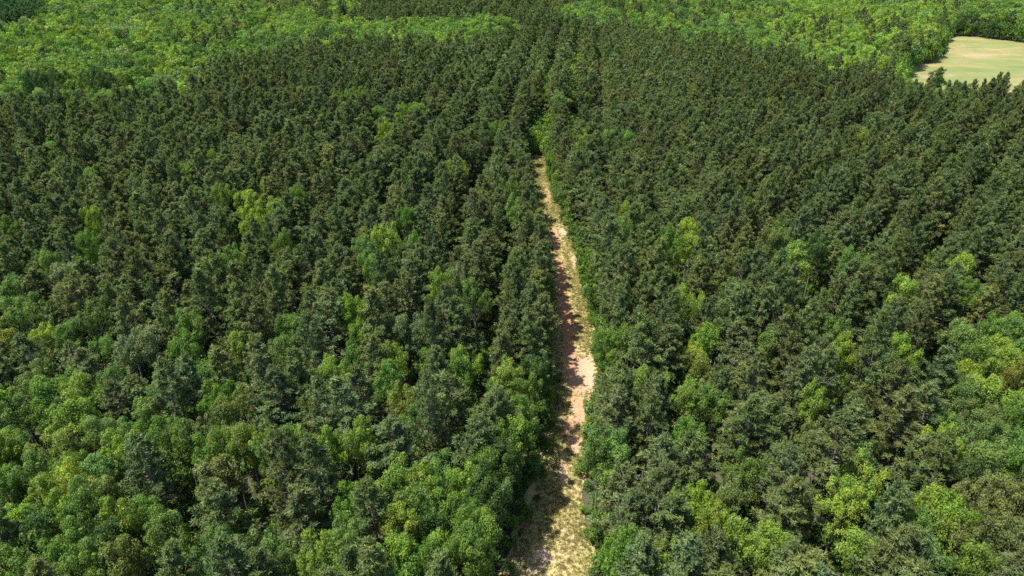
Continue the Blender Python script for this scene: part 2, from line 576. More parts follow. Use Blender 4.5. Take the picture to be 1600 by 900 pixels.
def field_material():
    t = NT("field_grass")
    tc = t.n("ShaderNodeTexCoord")
    mp = t.n("ShaderNodeMapping"); mp.inputs["Scale"].default_value = (0.5, 1.0, 1.0); mp.inputs["Rotation"].default_value = (0, 0, 0.15)
    t.l(tc.outputs["Object"], mp.inputs[0])
    a = t.noise(mp.outputs[0], 0.03, 8, 0.72); b = t.noise(tc.outputs["Object"], 0.3, 8, 0.8); c = t.noise(mp.outputs[0], 0.07, 4, 0.6)
    base = t.ramp(a, [(0.38, (0.09, 0.112, 0.02)), (0.47, (0.150, 0.148, 0.032)), (0.54, (0.205, 0.162, 0.052)), (0.62, (0.27, 0.195, 0.095))])
    v = t.mix(t.ramp(c, [(0.4, (0, 0, 0)), (0.65, (1, 1, 1))]), base, t.mix(0.85, base, (0.10, 0.13, 0.03)))
    v2 = t.mix(t.ramp(b, [(0.38, (0, 0, 0)), (0.62, (1, 1, 1))]), t.mix(0.55, v, (0.085, 0.11, 0.03)), v)
    p = t.n("ShaderNodeBsdfPrincipled"); p.inputs["Roughness"].default_value = 1.0
    t.l(v2, p.inputs["Base Color"])
    t.l(p.outputs[0], t.out.inputs[0])
    return t.m


fm = bpy.data.meshes.new("hay_field")
fm.from_pydata([(x, y, 0.03) for x, y in FIELD], [], [list(range(len(FIELD)))])
fm.materials.append(field_material())
tag(new_obj("hay_field", fm), "open field of dry yellow green grass ringed by trees", kind='structure')

# ------------------------------------------------------------------ where the trees stand
# broadleaf trees and clumps seen in the photograph: (px, py, rx, ry, hue, phrase)
BLOB = [
 (70, 128, 40, 24, 'deep', "beyond the long straight pine edge"), (150, 128, 36, 28, 'deep', "right of the darkest clump beyond the pine edge"),
 (545, 155, 38, 13, 'green', "in the small clearing of the far left pine stand"), (595, 176, 14, 10, 'green', ""), (640, 172, 30, 15, 'lime', ""),
 (600, 202, 14, 9, 'lime', ""), (672, 195, 10, 8, 'lime', ""), (755, 215, 14, 9, 'deep', ""), (778, 205, 12, 10, 'green', ""),
 (897, 100, 9, 22, 'lime', "in the gap where the track line runs on"), (912, 125, 8, 8, 'green', ""),
 (875, 150, 17, 18, 'jade', "beyond the far end of the track"), (848, 182, 15, 18, 'jade', "just beyond the end of the open track"),
 (862, 214, 14, 9, 'lime', "beside the far end of the track"), (945, 212, 18, 12, 'jade', "right of the far end of the track"),
 (980, 214, 13, 10, 'green', ""), (912, 214, 12, 8, 'lime', ""),
 (1465, 122, 20, 10, 'deep', "standing against the hay field"), (1430, 136, 24, 9, 'lime', ""), (1450, 150, 34, 12, 'green', ""), (1490, 155, 14, 8, 'jade', ""),
 (1525, 175, 6, 8, 'jade', ""), (1300, 70, 14, 14, 'lime', ""), (1375, 65, 14, 16, 'lime', ""),
 (10, 352, 16, 24, 'green', "at the far left of the pine stand"), (145, 347, 13, 13, 'lime', "poking through the dark pines on the far left"),
 (140, 388, 14, 12, 'green', "in front of the lime tree on the far left"), (385, 312, 24, 26, 'lime', "largest of those poking through the left pine stand"),
 (290, 274, 7, 9, 'green', ""), (345, 302, 6, 10, 'lime', ""), (395, 350, 7, 8, 'yellow', ""), (360, 402, 11, 12, 'jade', ""), (270, 382, 10, 9, 'pale', ""),
 (15, 447, 20, 10, 'jade', ""), (100, 420, 18, 9, 'pale', ""), (75, 415, 12, 9, 'green', ""),
 (425, 330, 20, 12, 'lime', "right of the biggest pale crown in the left stand"), (445, 381, 14, 12, 'green', ""), (515, 263, 9, 9, 'lime', ""),
 (467, 305, 6, 10, 'green', ""), (603, 373, 20, 12, 'lime', "in the middle of the left pine stand"), (636, 346, 8, 11, 'green', ""), (645, 376, 11, 9, 'green', ""),
 (570, 390, 11, 9, 'jade', ""), (575, 411, 8, 8, 'green', ""), (715, 267, 11, 8, 'lime', ""), (765, 282, 15, 13, 'pale', ""), (796, 305, 7, 12, 'jade', ""),
 (690, 446, 9, 7, 'lime', ""), (712, 432, 11, 9, 'pale', ""), (620, 305, 8, 7, 'olive', ""), (330, 240, 8, 8, 'lime', ""), (218, 300, 9, 9, 'pale', ""),
 (803, 330, 6, 12, 'jade', ""), (988, 337, 14, 9, 'lime', "right of the upper track among the pines"), (975, 368, 16, 13, 'jade', "in front of the lime crown right of the upper track"),
 (1072, 380, 20, 16, 'lime', "in a gap halfway up the right pine stand"), (1045, 395, 11, 10, 'green', ""), (1078, 366, 8, 6, 'yellow', ""),
 (1237, 404, 31, 27, 'lime', "the big round one alone in the right pine stand"), (1274, 388, 15, 19, 'deep', "touching the big round lime crown in the right stand"),
 (1337, 402, 11, 9, 'jade', ""), (1214, 374, 10, 8, 'green', ""), (1500, 412, 8, 9, 'yellow', ""), (1518, 447, 16, 8, 'green', ""), (1225, 380, 8, 8, 'olive', ""),
 (1205, 380, 9, 8, 'olive', ""), (1300, 150, 8, 6, 'lime', ""), (1345, 215, 12, 6, 'lime', ""), (1204, 158, 5, 6, 'lime', ""),
 (30, 478, 30, 26, 'jade', "pale topped, at the left edge of the photo"), (62, 498, 22, 18, 'lime', "right of the pale topped crown on the left edge"), (96, 500, 13, 13, 'jade', ""),
 (143, 490, 28, 12, 'jade', ""), (10, 543, 22, 17, 'gold', "rusty yellow, at the left edge"), (155, 553, 15, 16, 'jade', "between pines left of centre"),
 (178, 592, 14, 10, 'jade', ""), (207, 560, 24, 18, 'pale', "grey green, in the left half"), (232, 545, 14, 14, 'pale', ""),
 (298, 528, 18, 12, 'jade', ""), (293, 560, 26, 22, 'green', "dark hearted, in the left half"), (380, 545, 17, 12, 'lime', ""),
 (130, 620, 17, 20, 'lime', ""), (260, 622, 11, 15, 'jade', ""), (22, 622, 24, 18, 'jade', ""), (8, 650, 22, 24, 'jade', ""), (60, 590, 26, 14, 'olive', ""),
 (110, 655, 36, 18, 'lime', "yellowish, above the lower left wood"), (240, 650, 15, 15, 'jade', ""), (375, 655, 30, 20, 'olive', ""), (345, 640, 18, 14, 'green', ""),
 (550, 490, 14, 12, 'lime', "bright, in the gap left of centre"), (455, 530, 15, 12, 'green', ""), (565, 508, 9, 8, 'green', ""), (488, 600, 17, 12, 'jade', ""),
 (518, 595, 12, 10, 'lime', ""), (535, 625, 34, 26, 'lime', "in the clump left of the lower track"), (616, 572, 22, 22, 'lime', "tall, in the centre left pines"),
 (560, 580, 12, 12, 'green', ""), (612, 605, 24, 16, 'green', ""), (728, 575, 18, 18, 'lime', "left of the middle of the track"), (712, 590, 12, 12, 'jade', ""), (675, 577, 12, 12, 'green', ""),
 (775, 640, 11, 11, 'green', ""), (630, 640, 14, 16, 'gold', "brownish yellow, in the left half"), (793, 600, 9, 12, 'lime', ""), (742, 465, 12, 12, 'jade', ""),
 (655, 668, 20, 8, 'jade', ""), (617, 524, 14, 8, 'pale', ""), (655, 527, 9, 8, 'pale', ""), (495, 640, 12, 12, 'olive', ""), (445, 570, 10, 10, 'jade', ""),
 (985, 530, 10, 16, 'green', ""), (1075, 480, 6, 20, 'lime', ""), (1076, 568, 10, 14, 'yellow', "in the gap right of the track"), (1097, 585, 18, 13, 'gold', "rusty yellow, in the gap right of the track"),
 (1018, 605, 13, 12, 'lime', "small and bright, in the lane right of the track"), (1108, 645, 26, 24, 'green', "right of the track's bare patch"), (1200, 549, 12, 10, 'jade', ""), (1106, 518, 8, 10, 'lime', ""),
 (1073, 635, 8, 8, 'lime', ""), (945, 520, 6, 10, 'green', ""),
 (856, 655, 12, 12, 'green', "on the shaded left edge of the track"), (822, 668, 16, 12, 'jade', ""), (870, 585, 10, 12, 'deep', ""), (845, 600, 14, 10, 'deep', ""), (868, 622, 8, 8, 'green', ""),
 (1300, 525, 12, 16, 'jade', "under the pale pine trunk on the right"), (1308, 572, 20, 20, 'lime', "bright, right of centre among pines"), (1265, 645, 15, 16, 'lime', ""),
 (1512, 505, 24, 17, 'jade', "domed, near the right edge"), (1580, 492, 24, 20, 'jade', "at the right edge halfway up"), (1545, 525, 22, 18, 'green', ""), (1520, 560, 30, 20, 'green', ""),
 (1560, 575, 22, 18, 'lime', ""), (1595, 545, 20, 20, 'jade', ""), (1500, 600, 14, 12, 'lime', ""), (1500, 630, 22, 14, 'jade', ""), (1527, 630, 12, 10, 'yellow', "small and brightest, near the right edge"),
 (1560, 640, 24, 16, 'lime', ""), (1590, 598, 20, 20, 'gold', ""), (1580, 672, 30, 14, 'green', ""), (1530, 665, 20, 12, 'olive', ""), (1405, 570, 10, 8, 'lime', ""), (1412, 453, 8, 5, 'yellow', ""),
 (20, 690, 26, 18, 'jade', ""), (85, 708, 26, 22, 'gold', "olive yellow, in the lower left wood"), (52, 745, 24, 18, 'jade', ""), (15, 760, 20, 20, 'green', ""), (110, 758, 16, 12, 'yellow', ""),
 (195, 690, 10, 18, 'jade', ""), (192, 712, 9, 12, 'lime', ""), (165, 740, 26, 16, 'jade', "pale, in the lower left wood"), (250, 690, 16, 16, 'green', ""), (290, 697, 22, 20, 'jade', "pale domed, beside the lower left pines"), (320, 690, 10, 16, 'pale', ""), (340, 715, 12, 14, 'green', ""),
 (365, 710, 18, 12, 'gold', ""), (392, 705, 10, 12, 'yellow', ""), (75, 770, 20, 16, 'lime', ""), (155, 772, 20, 16, 'gold', "yellowish, in the lower left wood"), (100, 810, 22, 18, 'lime', ""), (135, 800, 18, 22, 'jade', ""),
 (20, 815, 22, 20, 'lime', ""), (60, 835, 16, 14, 'deep', ""), (190, 825, 28, 22, 'lime', "big domed, above the lower left corner"), (228, 810, 14, 14, 'green', ""), (255, 838, 12, 12, 'jade', ""), (115, 850, 20, 18, 'jade', ""),
 (165, 850, 14, 12, 'deep', ""), (30, 880, 30, 16, 'jade', "in the bottom left corner"), (85, 885, 18, 14, 'green', ""), (140, 885, 20, 14, 'jade', ""), (200, 882, 20, 14, 'gold', ""), (345, 880, 26, 20, 'jade', "pale, at the bottom left of centre"), (385, 868, 18, 16, 'pale', ""),
 (510, 715, 12, 12, 'lime', ""), (565, 708, 12, 10, 'lime', ""), (430, 715, 12, 8, 'jade', ""), (615, 690, 18, 12, 'olive', ""), (625, 755, 34, 22, 'lime', "broad yellow green, low in the left half"), (655, 770, 16, 16, 'lime', ""),
 (645, 800, 22, 22, 'jade', "blue green, below the broad yellow green crown"), (685, 775, 18, 22, 'green', ""), (728, 765, 22, 20, 'lime', ""), (700, 815, 18, 14, 'green', ""), (785, 775, 22, 24, 'jade', "blue green, left of the lower track"), (760, 750, 10, 12, 'green', ""),
 (630, 840, 15, 20, 'yellow', "yellow, near the bottom left of the track"), (695, 872, 15, 24, 'lime', "narrow bright, near the bottom edge"), (740, 838, 14, 10, 'green', ""), (750, 870, 20, 16, 'green', ""), (795, 862, 15, 18, 'lime', "bright, close left of the track's lower end"),
 (735, 830, 10, 10, 'green', ""), (440, 882, 26, 16, 'jade', "at the bottom edge left of centre"), (510, 888, 24, 14, 'lime', ""), (548, 865, 12, 18, 'jade', ""), (405, 870, 16, 14, 'deep', ""), (620, 892, 18, 10, 'lime', ""), (650, 890, 14, 12, 'green', ""), (665, 838, 16, 10, 'deep', ""), (560, 805, 10, 8, 'green', ""), (12, 700, 9, 9, 'yellow', ""),
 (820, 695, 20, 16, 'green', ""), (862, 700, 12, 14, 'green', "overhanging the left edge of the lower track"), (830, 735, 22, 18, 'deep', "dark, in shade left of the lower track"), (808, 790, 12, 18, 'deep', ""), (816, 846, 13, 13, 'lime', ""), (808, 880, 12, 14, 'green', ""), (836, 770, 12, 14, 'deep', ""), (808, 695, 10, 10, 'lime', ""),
 (925, 715, 10, 18, 'jade', "on the right edge of the lower track"), (950, 700, 16, 14, 'jade', ""), (960, 725, 10, 10, 'jade', ""), (1080, 790, 16, 18, 'lime', ""), (1112, 812, 16, 22, 'lime', "bright topped, at the head of the lime clump"), (1110, 845, 24, 16, 'lime', "broad, left of the lime clump at bottom right"),
 (1150, 850, 26, 20, 'lime', "broad, in the middle of the lime clump"), (1185, 868, 22, 22, 'lime', "at the right end of the lime clump"), (1140, 785, 14, 12, 'olive', ""), (1165, 745, 14, 16, 'jade', "blue green, among the lower right pines"), (975, 880, 22, 14, 'green', ""), (1030, 888, 22, 12, 'lime', ""), (1075, 690, 8, 12, 'green', ""),
 (1335, 722, 24, 22, 'jade', "blue green domed, in the lower right pines"), (1342, 760, 14, 12, 'yellow', ""), (1312, 795, 16, 12, 'yellow', "yellow, below the blue green dome"), (1330, 783, 14, 12, 'lime', ""), (1475, 690, 16, 13, 'green', ""), (1463, 708, 9, 10, 'yellow', ""),
 (1535, 690, 26, 18, 'jade', "spreading, near the right edge"), (1580, 700, 26, 18, 'jade', ""), (1550, 725, 30, 16, 'jade', ""), (1590, 730, 20, 16, 'green', ""), (1505, 750, 20, 14, 'deep', ""),
 (1450, 805, 28, 22, 'lime', "bright spreading, in the lower right"), (1480, 825, 24, 18, 'lime', ""), (1430, 845, 22, 16, 'green', ""), (1460, 850, 20, 14, 'lime', ""), (1425, 875, 30, 16, 'jade', "at the bottom edge lower right"), (1450, 888, 18, 12, 'jade', ""),
 (1530, 890, 24, 14, 'lime', "at the bottom edge towards the right"), (1206, 862, 12, 18, 'lime', ""), (1343, 868, 14, 10, 'lime', ""), (1590, 865, 26, 20, 'jade', ""), (1575, 800, 26, 22, 'olive', ""), (1520, 795, 26, 20, 'olive', ""), (1550, 770, 26, 16, 'olive', ""),
 (1540, 840, 30, 20, 'olive', ""), (1595, 820, 20, 20, 'olive', ""), (1495, 845, 22, 16, 'olive', ""), (1270, 700, 22, 14, 'olive', ""),
]
# mixed woods: polygon in the photograph, share of broadleaf, hues
WOODS = [
 ([(-400, 30), (0, 50), (55, 30), (66, -5), (270, -5), (300, 40), (310, 90), (300, 118), (280, 132), (230, 150), (150, 160), (60, 170), (-400, 180)], 0.80, ['deep', 'jade', 'green', 'lime', 'green', 'lime', 'green', 'deep', 'lime', 'pale', 'jade']),
 ([(270, -5), (400, -5), (470, 40), (430, 78), (345, 108), (300, 118), (310, 90), (300, 40)], 0.62, ['lime', 'green', 'jade', 'deep', 'green']),
 ([(250, -300), (470, -300), (560, 0), (520, 50), (440, 60), (330, 60)], 0.45, ['lime', 'green', 'gold']),
 ([(66, -300), (300, -300), (300, 0), (66, 0)], 0.9, ['lime', 'green', 'lime', 'jade', 'deep']),
 ([(390, 92), (430, 50), (540, 42), (640, 38), (700, 30), (800, 34), (800, 60), (700, 68), (620, 76), (500, 84), (420, 98)], 0.97, ['green', 'green', 'lime', 'jade', 'deep']),
 ([(860, 34), (905, 12), (1100, 2), (1210, 2), (1210, 92), (1120, 82), (1010, 64), (900, 42)], 0.72, ['green', 'lime', 'green', 'deep', 'jade']),
 ([(900, 12), (1000, -300), (1480, -300), (1480, 0), (1210, 0)], 0.6, ['lime', 'green', 'jade', 'deep']),
 ([(1210, 0), (1480, 0), (1478, 70), (1430, 110), (1380, 126), (1300, 115), (1210, 92)], 0.66, ['lime', 'green', 'lime', 'lime', 'jade']),
 ([(1478, -300), (2200, -300), (2200, 60), (1600, 62), (1486, 52)], 0.93, ['jade', 'green', 'green', 'lime', 'deep']),
 ([(-500, 575), (20, 575), (100, 605), (165, 660), (185, 740), (170, 800), (200, 1100), (-500, 1100)], 0.52, ['jade', 'green', 'deep', 'green', 'lime', 'deep', 'jade']),
 ([(1480, 490), (2000, 480), (2000, 760), (1620, 745), (1510, 690), (1485, 600)], 0.80, ['jade', 'green', 'lime', 'lime']),
 ([(1540, 745), (2000, 745), (2000, 1100), (1500, 1100), (1480, 820)], 0.35, ['olive', 'olive', 'lime', 'jade']),
 ([(600, 690), (830, 680), (815, 1100), (590, 1100), (600, 840)], 0.18, ['green', 'deep', 'deep', 'jade', 'olive']),
 ([(185, 560), (600, 560), (600, 700), (185, 720)], 0.09, ['green', 'jade', 'lime', 'olive', 'deep']),
 ([(200, 690), (600, 690), (600, 1000), (200, 1000)], 0.07, ['green', 'jade', 'deep', 'olive']),
 ([(0, 470), (360, 470), (360, 570), (0, 570)], 0.14, ['jade', 'green', 'pale', 'olive']),
]
DEEP_PINE = [(-600, -300), (64, -300), (64, 0), (56, 30), (0, 50), (-600, 60)]

trees = []     # (kind, x, y, scale_xy, scale_z, hue, blob index)
bx, by, br = [], [], []


def canopy_h(x, y):
    return 1.0 + 0.05 * np.sin(x * 0.021 + 1.3) * np.sin(y * 0.017) + 0.035 * np.sin(x * 0.06 + y * 0.045)


def on_open(x, y, m=0.0):
    l, r_ = track_lr(y)
    tr = (x > l - m) & (x < r_ + m) & (y < 264)
    return tr | inside(FIELD, x, y)


def hexgrid(x0, x1, y0, y1, s, jit, rng):
    xs = np.arange(x0, x1, s); ys_ = np.arange(y0, y1, s * 0.866)
    X, Y = np.meshgrid(xs, ys_)
    X = X + (np.arange(len(ys_)) % 2)[:, None] * s * 0.5
    X = X.ravel() + rng.uniform(-jit, jit, X.size) * s; Y = Y.ravel() + rng.uniform(-jit, jit, Y.size) * s
    return X, Y


def in_view(x, y, m=0.16):
    px, py, dep = project(x, y, 14.0)
    return (px > -1600 * m - 60) & (px < 1600 * (1 + m) + 60) & (py < 1130) & (y < 900)


B = []        # broadleaf: x, y, crown radius, hue, blob id, height factor
for bi, (px, py, rx, ry, hue, ph) in enumerate(BLOB):
    zt = 12.5 if py > 520 else 16.5
    x, y = at(px, py, zt)
    dep = project(x, y, zt)[2]
    mx = rx * dep / FPX
    if mx < 5.6:
        B.append((x, y, max(2.0, mx * 1.03), hue, bi, RNG.uniform(0.96, 1.08)))
    else:
        k = int(math.ceil(mx / 4.4))
        yy = abs(at(px, py - ry * 0.6, zt)[1] - y)
        for j in range(k):
            fx = (j + 0.5) / k * 2 - 1
            B.append((x + fx * (mx - 3.2), y + RNG.uniform(-0.5, 0.5) * min(yy, 8), RNG.uniform(3.5, 4.7), hue, bi, RNG.uniform(0.95, 1.08)))
        if yy > 11:
            for j in range(k):
                fx = (j + 0.5) / k * 2 - 1
                B.append((x + fx * (mx - 3.2) * 0.8, y + 7.5, RNG.uniform(3.4, 4.6), hue, bi, RNG.uniform(0.92, 1.05)))
l_, r_ = track_lr(np.array([b[1] for b in B]))
B = [b for b, l, r2 in zip(B, l_, r_) if not (l - 0.55 * b[2] < b[0] < r2 + 0.2 and b[1] < 264) or (b[0] < (l + r2) / 2 and b[1] < 264)]
l_, r_ = track_lr(np.array([b[1] for b in B]))
B = [(min(b[0], l - (1.15 * b[2] + 1.0 if b[1] < 95 else 0.8 * b[2])) if b[0] < (l + r2) / 2 and b[1] < 264 else b[0], *b[1:]) for b, l, r2 in zip(B, l_, r_)]
B = [(max(b[0], r2 + 1.8) if b[0] > (l + r2) / 2 and abs(b[0] - r2) < 4 and b[1] < 264 else b[0], *b[1:]) for b, l, r2 in zip(B, *[track_lr(np.array([q[1] for q in B]))[i] for i in (0, 1)])]

X, Y = hexgrid(-800, 800, 30, 900, 5.9, 0.33, RNG)
ok = in_view(X, Y) & ~on_open(X, Y, 2.5)
X, Y = X[ok], Y[ok]
px, py, _ = project(X, Y, 12.5)
cur = np.array([(b[0], b[1], b[2]) for b in B])
rag = np.clip(py * 0.14, 7, 30)
wx = px + rag * 2.2 * np.sin(X * 0.055 + 1.7 * np.sin(Y * 0.021)); wy = py + rag * (0.8 * np.sin(X * 0.033 + Y * 0.012) + RNG.normal(0, 0.55, len(X)))
clump = 0.5 + 0.5 * np.sin(X * 0.047 + 2.2 * np.sin(Y * 0.023 + 0.5)) * np.sin(Y * 0.039 + 1.5 * np.sin(X * 0.031))
clump2 = 0.5 + 0.5 * np.sin(X * 0.061 + 1.9 * np.sin(Y * 0.017 + 2.5)) * np.sin(Y * 0.028 + 1.8 * np.sin(X * 0.041 + 1))
for wi, (poly, share, hues) in enumerate(WOODS):
    sel = inside(poly, wx, wy) & (RNG.uniform(0, 1, len(X)) < (share * (0.62 + 0.75 * clump2) if share < 0.9 else share))
    for x, y, cl in zip(X[sel], Y[sel], clump[sel]):
        d = np.hypot(cur[:, 0] - x, cur[:, 1] - y)
        rad = RNG.uniform(3.0, 5.2) if wi < 9 else RNG.uniform(2.5, 4.2)
        if (d < 0.66 * (cur[:, 2] + rad)).any(): continue
        B.append((x, y, rad, hues[int(np.clip(cl * len(hues) + RNG.normal(0, 1.1), 0, len(hues) - 1))], -1 - wi, RNG.uniform(0.62, 1.0) if wi < 4 else RNG.uniform(0.85, 1.04)))
# odd broadleaf crowns scattered through the pines
sel = RNG.uniform(0, 1, len(X)) < 0.008
for x, y in zip(X[sel], Y[sel]):
    B.append((x, y, RNG.uniform(1.8, 3.2), ['olive', 'green', 'lime', 'jade', 'green'][RNG.integers(5)], -99, RNG.uniform(0.88, 1.0)))

# pines in rows
def rows(slope, s0, gap):
    out_x, out_y = [], []
    dvec = unit(np.array([slope, 1.0])); nvec = np.array([dvec[1], -dvec[0]])
    rows_ = []
    w = -1500.0
    i = 0
    while w < 1500:
        rows_.append(w); i += 1
        w += (gap if i % 2 == 0 else 3.9) * (1 + 0.05 * math.sin(i))
    for w in rows_:
        s = np.arange(-600, 1500, s0) + RNG.uniform(0, s0)
        s = s + RNG.normal(0, 0.95, len(s))
        ww = w + RNG.normal(0, 0.45, len(s))
        x = dvec[0] * s + nvec[0] * ww; y = dvec[1] * s + nvec[1] * ww
        k = (y > 28) & (y < 900) & (np.abs(x) < 950)
        out_x.append(x[k]); out_y.append(y[k])
    return np.concatenate(out_x), np.concatenate(out_y)


RIGHT_STAND = [(1110, -300), (1110, 330), (1180, 520), (1480, 560), (2400, 560), (2400, -300)]
x1, y1 = rows(0.10, 4.6, 8.4)
x2, y2 = rows(0.88, 4.3, 7.5)
a1, b1, _ = project(x1, y1, 15.0); a2, b2, _ = project(x2, y2, 15.0)
k1 = ~inside(RIGHT_STAND, a1, b1); k2 = inside(RIGHT_STAND, a2, b2)
PX = np.concatenate([x1[k1], x2[k2]]); PY = np.concatenate([y1[k1], y2[k2]])
# rows of pines that flank the track
ty = np.arange(32, 260, 4.0)
tl, tr_ = track_lr(ty)
ex = np.concatenate([tl - 4.2 - np.clip((84 - ty) / 12, 0, 2.6) + RNG.normal(0, 0.5, len(ty)), tr_ + 4.6 + RNG.normal(0, 0.5, len(ty))])
ey = np.concatenate([ty + RNG.normal(0, 0.7, len(ty)), ty + RNG.normal(0, 0.7, len(ty))])
ok = in_view(PX, PY) & ~on_open(PX, PY, 5.6) & (RNG.uniform(0, 1, len(PX)) > 0.035)
PX, PY = np.concatenate([ex, PX[ok]]), np.concatenate([ey, PY[ok]])
ok = in_view(PX, PY) & ~inside(FIELD, PX, PY)
PX, PY = PX[ok], PY[ok]
# keep clear of broadleaf crowns
BA = np.array([(b[0], b[1], b[2]) for b in B])
keep = np.ones(len(PX), bool)
for i0 in range(0, len(PX), 4000):
    sl = slice(i0, i0 + 4000)
    d = np.hypot(PX[sl][:, None] - BA[None, :, 0], PY[sl][:, None] - BA[None, :, 1])
    keep[sl] = ~(d < 0.80 * BA[None, :, 2] + 1.6).any(1)
for b in B:
    if b[4] >= 0 and b[1] > 95:
        u = b[1] / math.hypot(b[0], b[1]); q = b[0] / math.hypot(b[0], b[1])
        keep &= ~(np.hypot(PX - (b[0] - 4.0 * q), PY - (b[1] - 4.0 * u)) < 0.7 * b[2] + 1.6)
PX, PY = PX[keep], PY[keep]
k_ = ~((PY > 255) & (PY < 288) & (PX > track_lr(PY)[0] - 2) & (PX < track_lr(PY)[1] + 21))
PX, PY = PX[k_], PY[k_]
# drop pines crowding each other at the seams (cell hash)
order = RNG.permutation(len(PX))
cell = {}
keep = np.zeros(len(PX), bool)
for i in order:
    x, y = PX[i], PY[i]; cx, cy = int(x // 2.6), int(y // 2.6)
    bad = False
    for dx in (-1, 0, 1):
        for dy in (-1, 0, 1):
            for (qx, qy) in cell.get((cx + dx, cy + dy), ()):
                if (qx - x) ** 2 + (qy - y) ** 2 < 6.2: bad = True
    if not bad:
        keep[i] = True; cell.setdefault((cx, cy), []).append((x, y))
PX, PY = PX[keep], PY[keep]
nP = len(PX)
pine_sxy = np.clip(RNG.normal(1.10, 0.15, nP), 0.75, 1.5); pine_sz = np.clip(RNG.normal(1.01, 0.085, nP), 0.74, 1.22) * canopy_h(PX, PY)
wpx, wpy, pdep = project(PX, PY, 15.0)
p_deep = inside(DEEP_PINE, wpx, wpy)
stand_r = inside(RIGHT_STAND, wpx, wpy)
pine_sxy[stand_r] *= 0.88
young = inside(WOODS[0][0], wpx, wpy)
pine_sz[young] *= 0.82
pine_hue = np.where(RNG.uniform(0, 1, nP) < np.where(wpx > 900, 0.16, 0.07), 1, 0)

# ------------------------------------------------------------------ shrubs and dead pines
dead_spots = [(1190, 158), (1010, 852), (846, 462)]
shr = []
for yy in np.arange(50, 275, 1.5):
    l, r2 = track_lr(yy)
    for k in range(4):
        if RNG.uniform() < 0.85: shr.append((r2 + RNG.uniform(-0.2, 5.2), yy + RNG.uniform(-1, 1), RNG.uniform(0.45, 1.05), ['lime', 'green', 'green', 'jade'][RNG.integers(4)]))
    if RNG.uniform() < 0.9: shr.append((l + RNG.uniform(-3.5, 0.4), yy + RNG.uniform(-1, 1), RNG.uniform(0.4, 0.9), ['green', 'deep', 'jade'][RNG.integers(3)]))

# ------------------------------------------------------------------ build individuals
def tree_obj(name, kind, x, y, sxy, sz, rot, tint, label, cat, group, crown_name="crown", trunk_name="trunk"):
    e = bpy.data.objects.new(name, None)
    e.empty_display_size = 1.0
    e.location = (x, y, 0)
    e.rotation_euler = (0, 0, rot)
    e.scale = (sxy, sxy, sz)
    COL.objects.link(e)
    tag(e, label, cat, group)
    t = new_obj(trunk_name, kind.trunk, e)
    c = new_obj(crown_name, kind.crown, e)
    c["tint"] = [float(v) for v in tint]
    return e


HUEWORD = {'lime': 'yellow green', 'green': 'fresh green', 'jade': 'blue green', 'deep': 'dark green', 'gold': 'golden olive', 'yellow': 'bright yellow',
           'olive': 'dull olive', 'pale': 'grey green', 'pine': 'dark', 'rust': 'rust brown'}
VCOL = {}


def where_words(px, py):
    h = 'left' if px < 800 else 'right'
    col = ['far left', 'left', 'left of centre', 'just left of the track', 'just right of the track', 'right of centre', 'right', 'far right'][int(min(7, max(0, px // 200)))]
    row = ['at the bottom', 'low down', 'just below mid height', 'above mid height', 'near the top'][0 if py > 820 else 1 if py > 680 else 2 if py > 450 else 3 if py > 200 else 4]
    return col, row


def in_frame(px, py, m=12):
    return (px > -m) & (px < 1600 + m) & (py > -m) & (py < 900 + 25)


# broadleaf: the 300 that show largest
Bx = np.array([b[0] for b in B]); By = np.array([b[1] for b in B]); Brr = np.array([b[2] for b in B])
brx, bry, bdep = project(Bx, By, 12.5)
size = Brr / bdep * in_frame(brx, bry)
size = size * np.array([1.6 if b[4] >= 0 else 1.0 for b in B])
ind_b = set(np.argsort(-size)[:296].tolist())
# labels: a phrase for each landmark, position among its clump; elsewhere the wood it stands in
members = {}
for i in ind_b: members.setdefault(B[i][4], []).append(i)
labels = {}
for bi, ids in members.items():
    if bi >= 0:
        px0, py0, rx0, ry0, hue, ph = BLOB[bi]
        col, row = where_words(px0, py0)
        base = f"{HUEWORD[hue]} broadleaf tree " + (ph if ph else None or "")
        if not ph:
            # relation to the nearest landmark that has a phrase
            best = min((b for b in BLOB if b[5]), key=lambda b: math.hypot(b[0] - px0, b[1] - py0))
            dx, dy = px0 - best[0], py0 - best[1]
            rel = ('right of' if dx > 0 else 'left of') if abs(dx) > abs(dy) else ('in front of' if dy > 0 else 'behind')
            base = f"{HUEWORD[hue]} broadleaf tree {rel} the {HUEWORD[best[4]]} one " + best[5]
        if len(ids) == 1:
            labels[ids[0]] = base
        else:
            ids = sorted(ids, key=lambda i: brx[i])
            words = {2: ['left', 'right'], 3: ['left', 'middle', 'right']}.get(len(ids), ['leftmost', 'second', 'middle'] + ['inner'] * (len(ids) - 4) + ['rightmost'])
            for i, w_ in zip(ids, words): labels[i] = f"{w_} {base}"
seen = {}
for i in sorted(labels, key=lambda i: -size[i]):
    L = labels[i]
    if L in seen:
        a, b_ = ('smaller ', 'farther ') if size[i] < seen[L] else ('', '')
        L = a + L if a + L not in seen else b_ + L
        if L in seen: L = "smallest " + labels[i]
    labels[i] = L; seen[L] = size[i]
ZONE = {-10: "the lower left wood", -11: "the broadleaf patch on the right edge", -12: "the olive corner at bottom right", -13: "the shady wood left of the lower track",
        -14: "the left pines below mid height", -15: "the pines at bottom left of centre", -16: "the mixed trees at the left edge"}
count_b = 0
py_ = lambda i: bry[i]
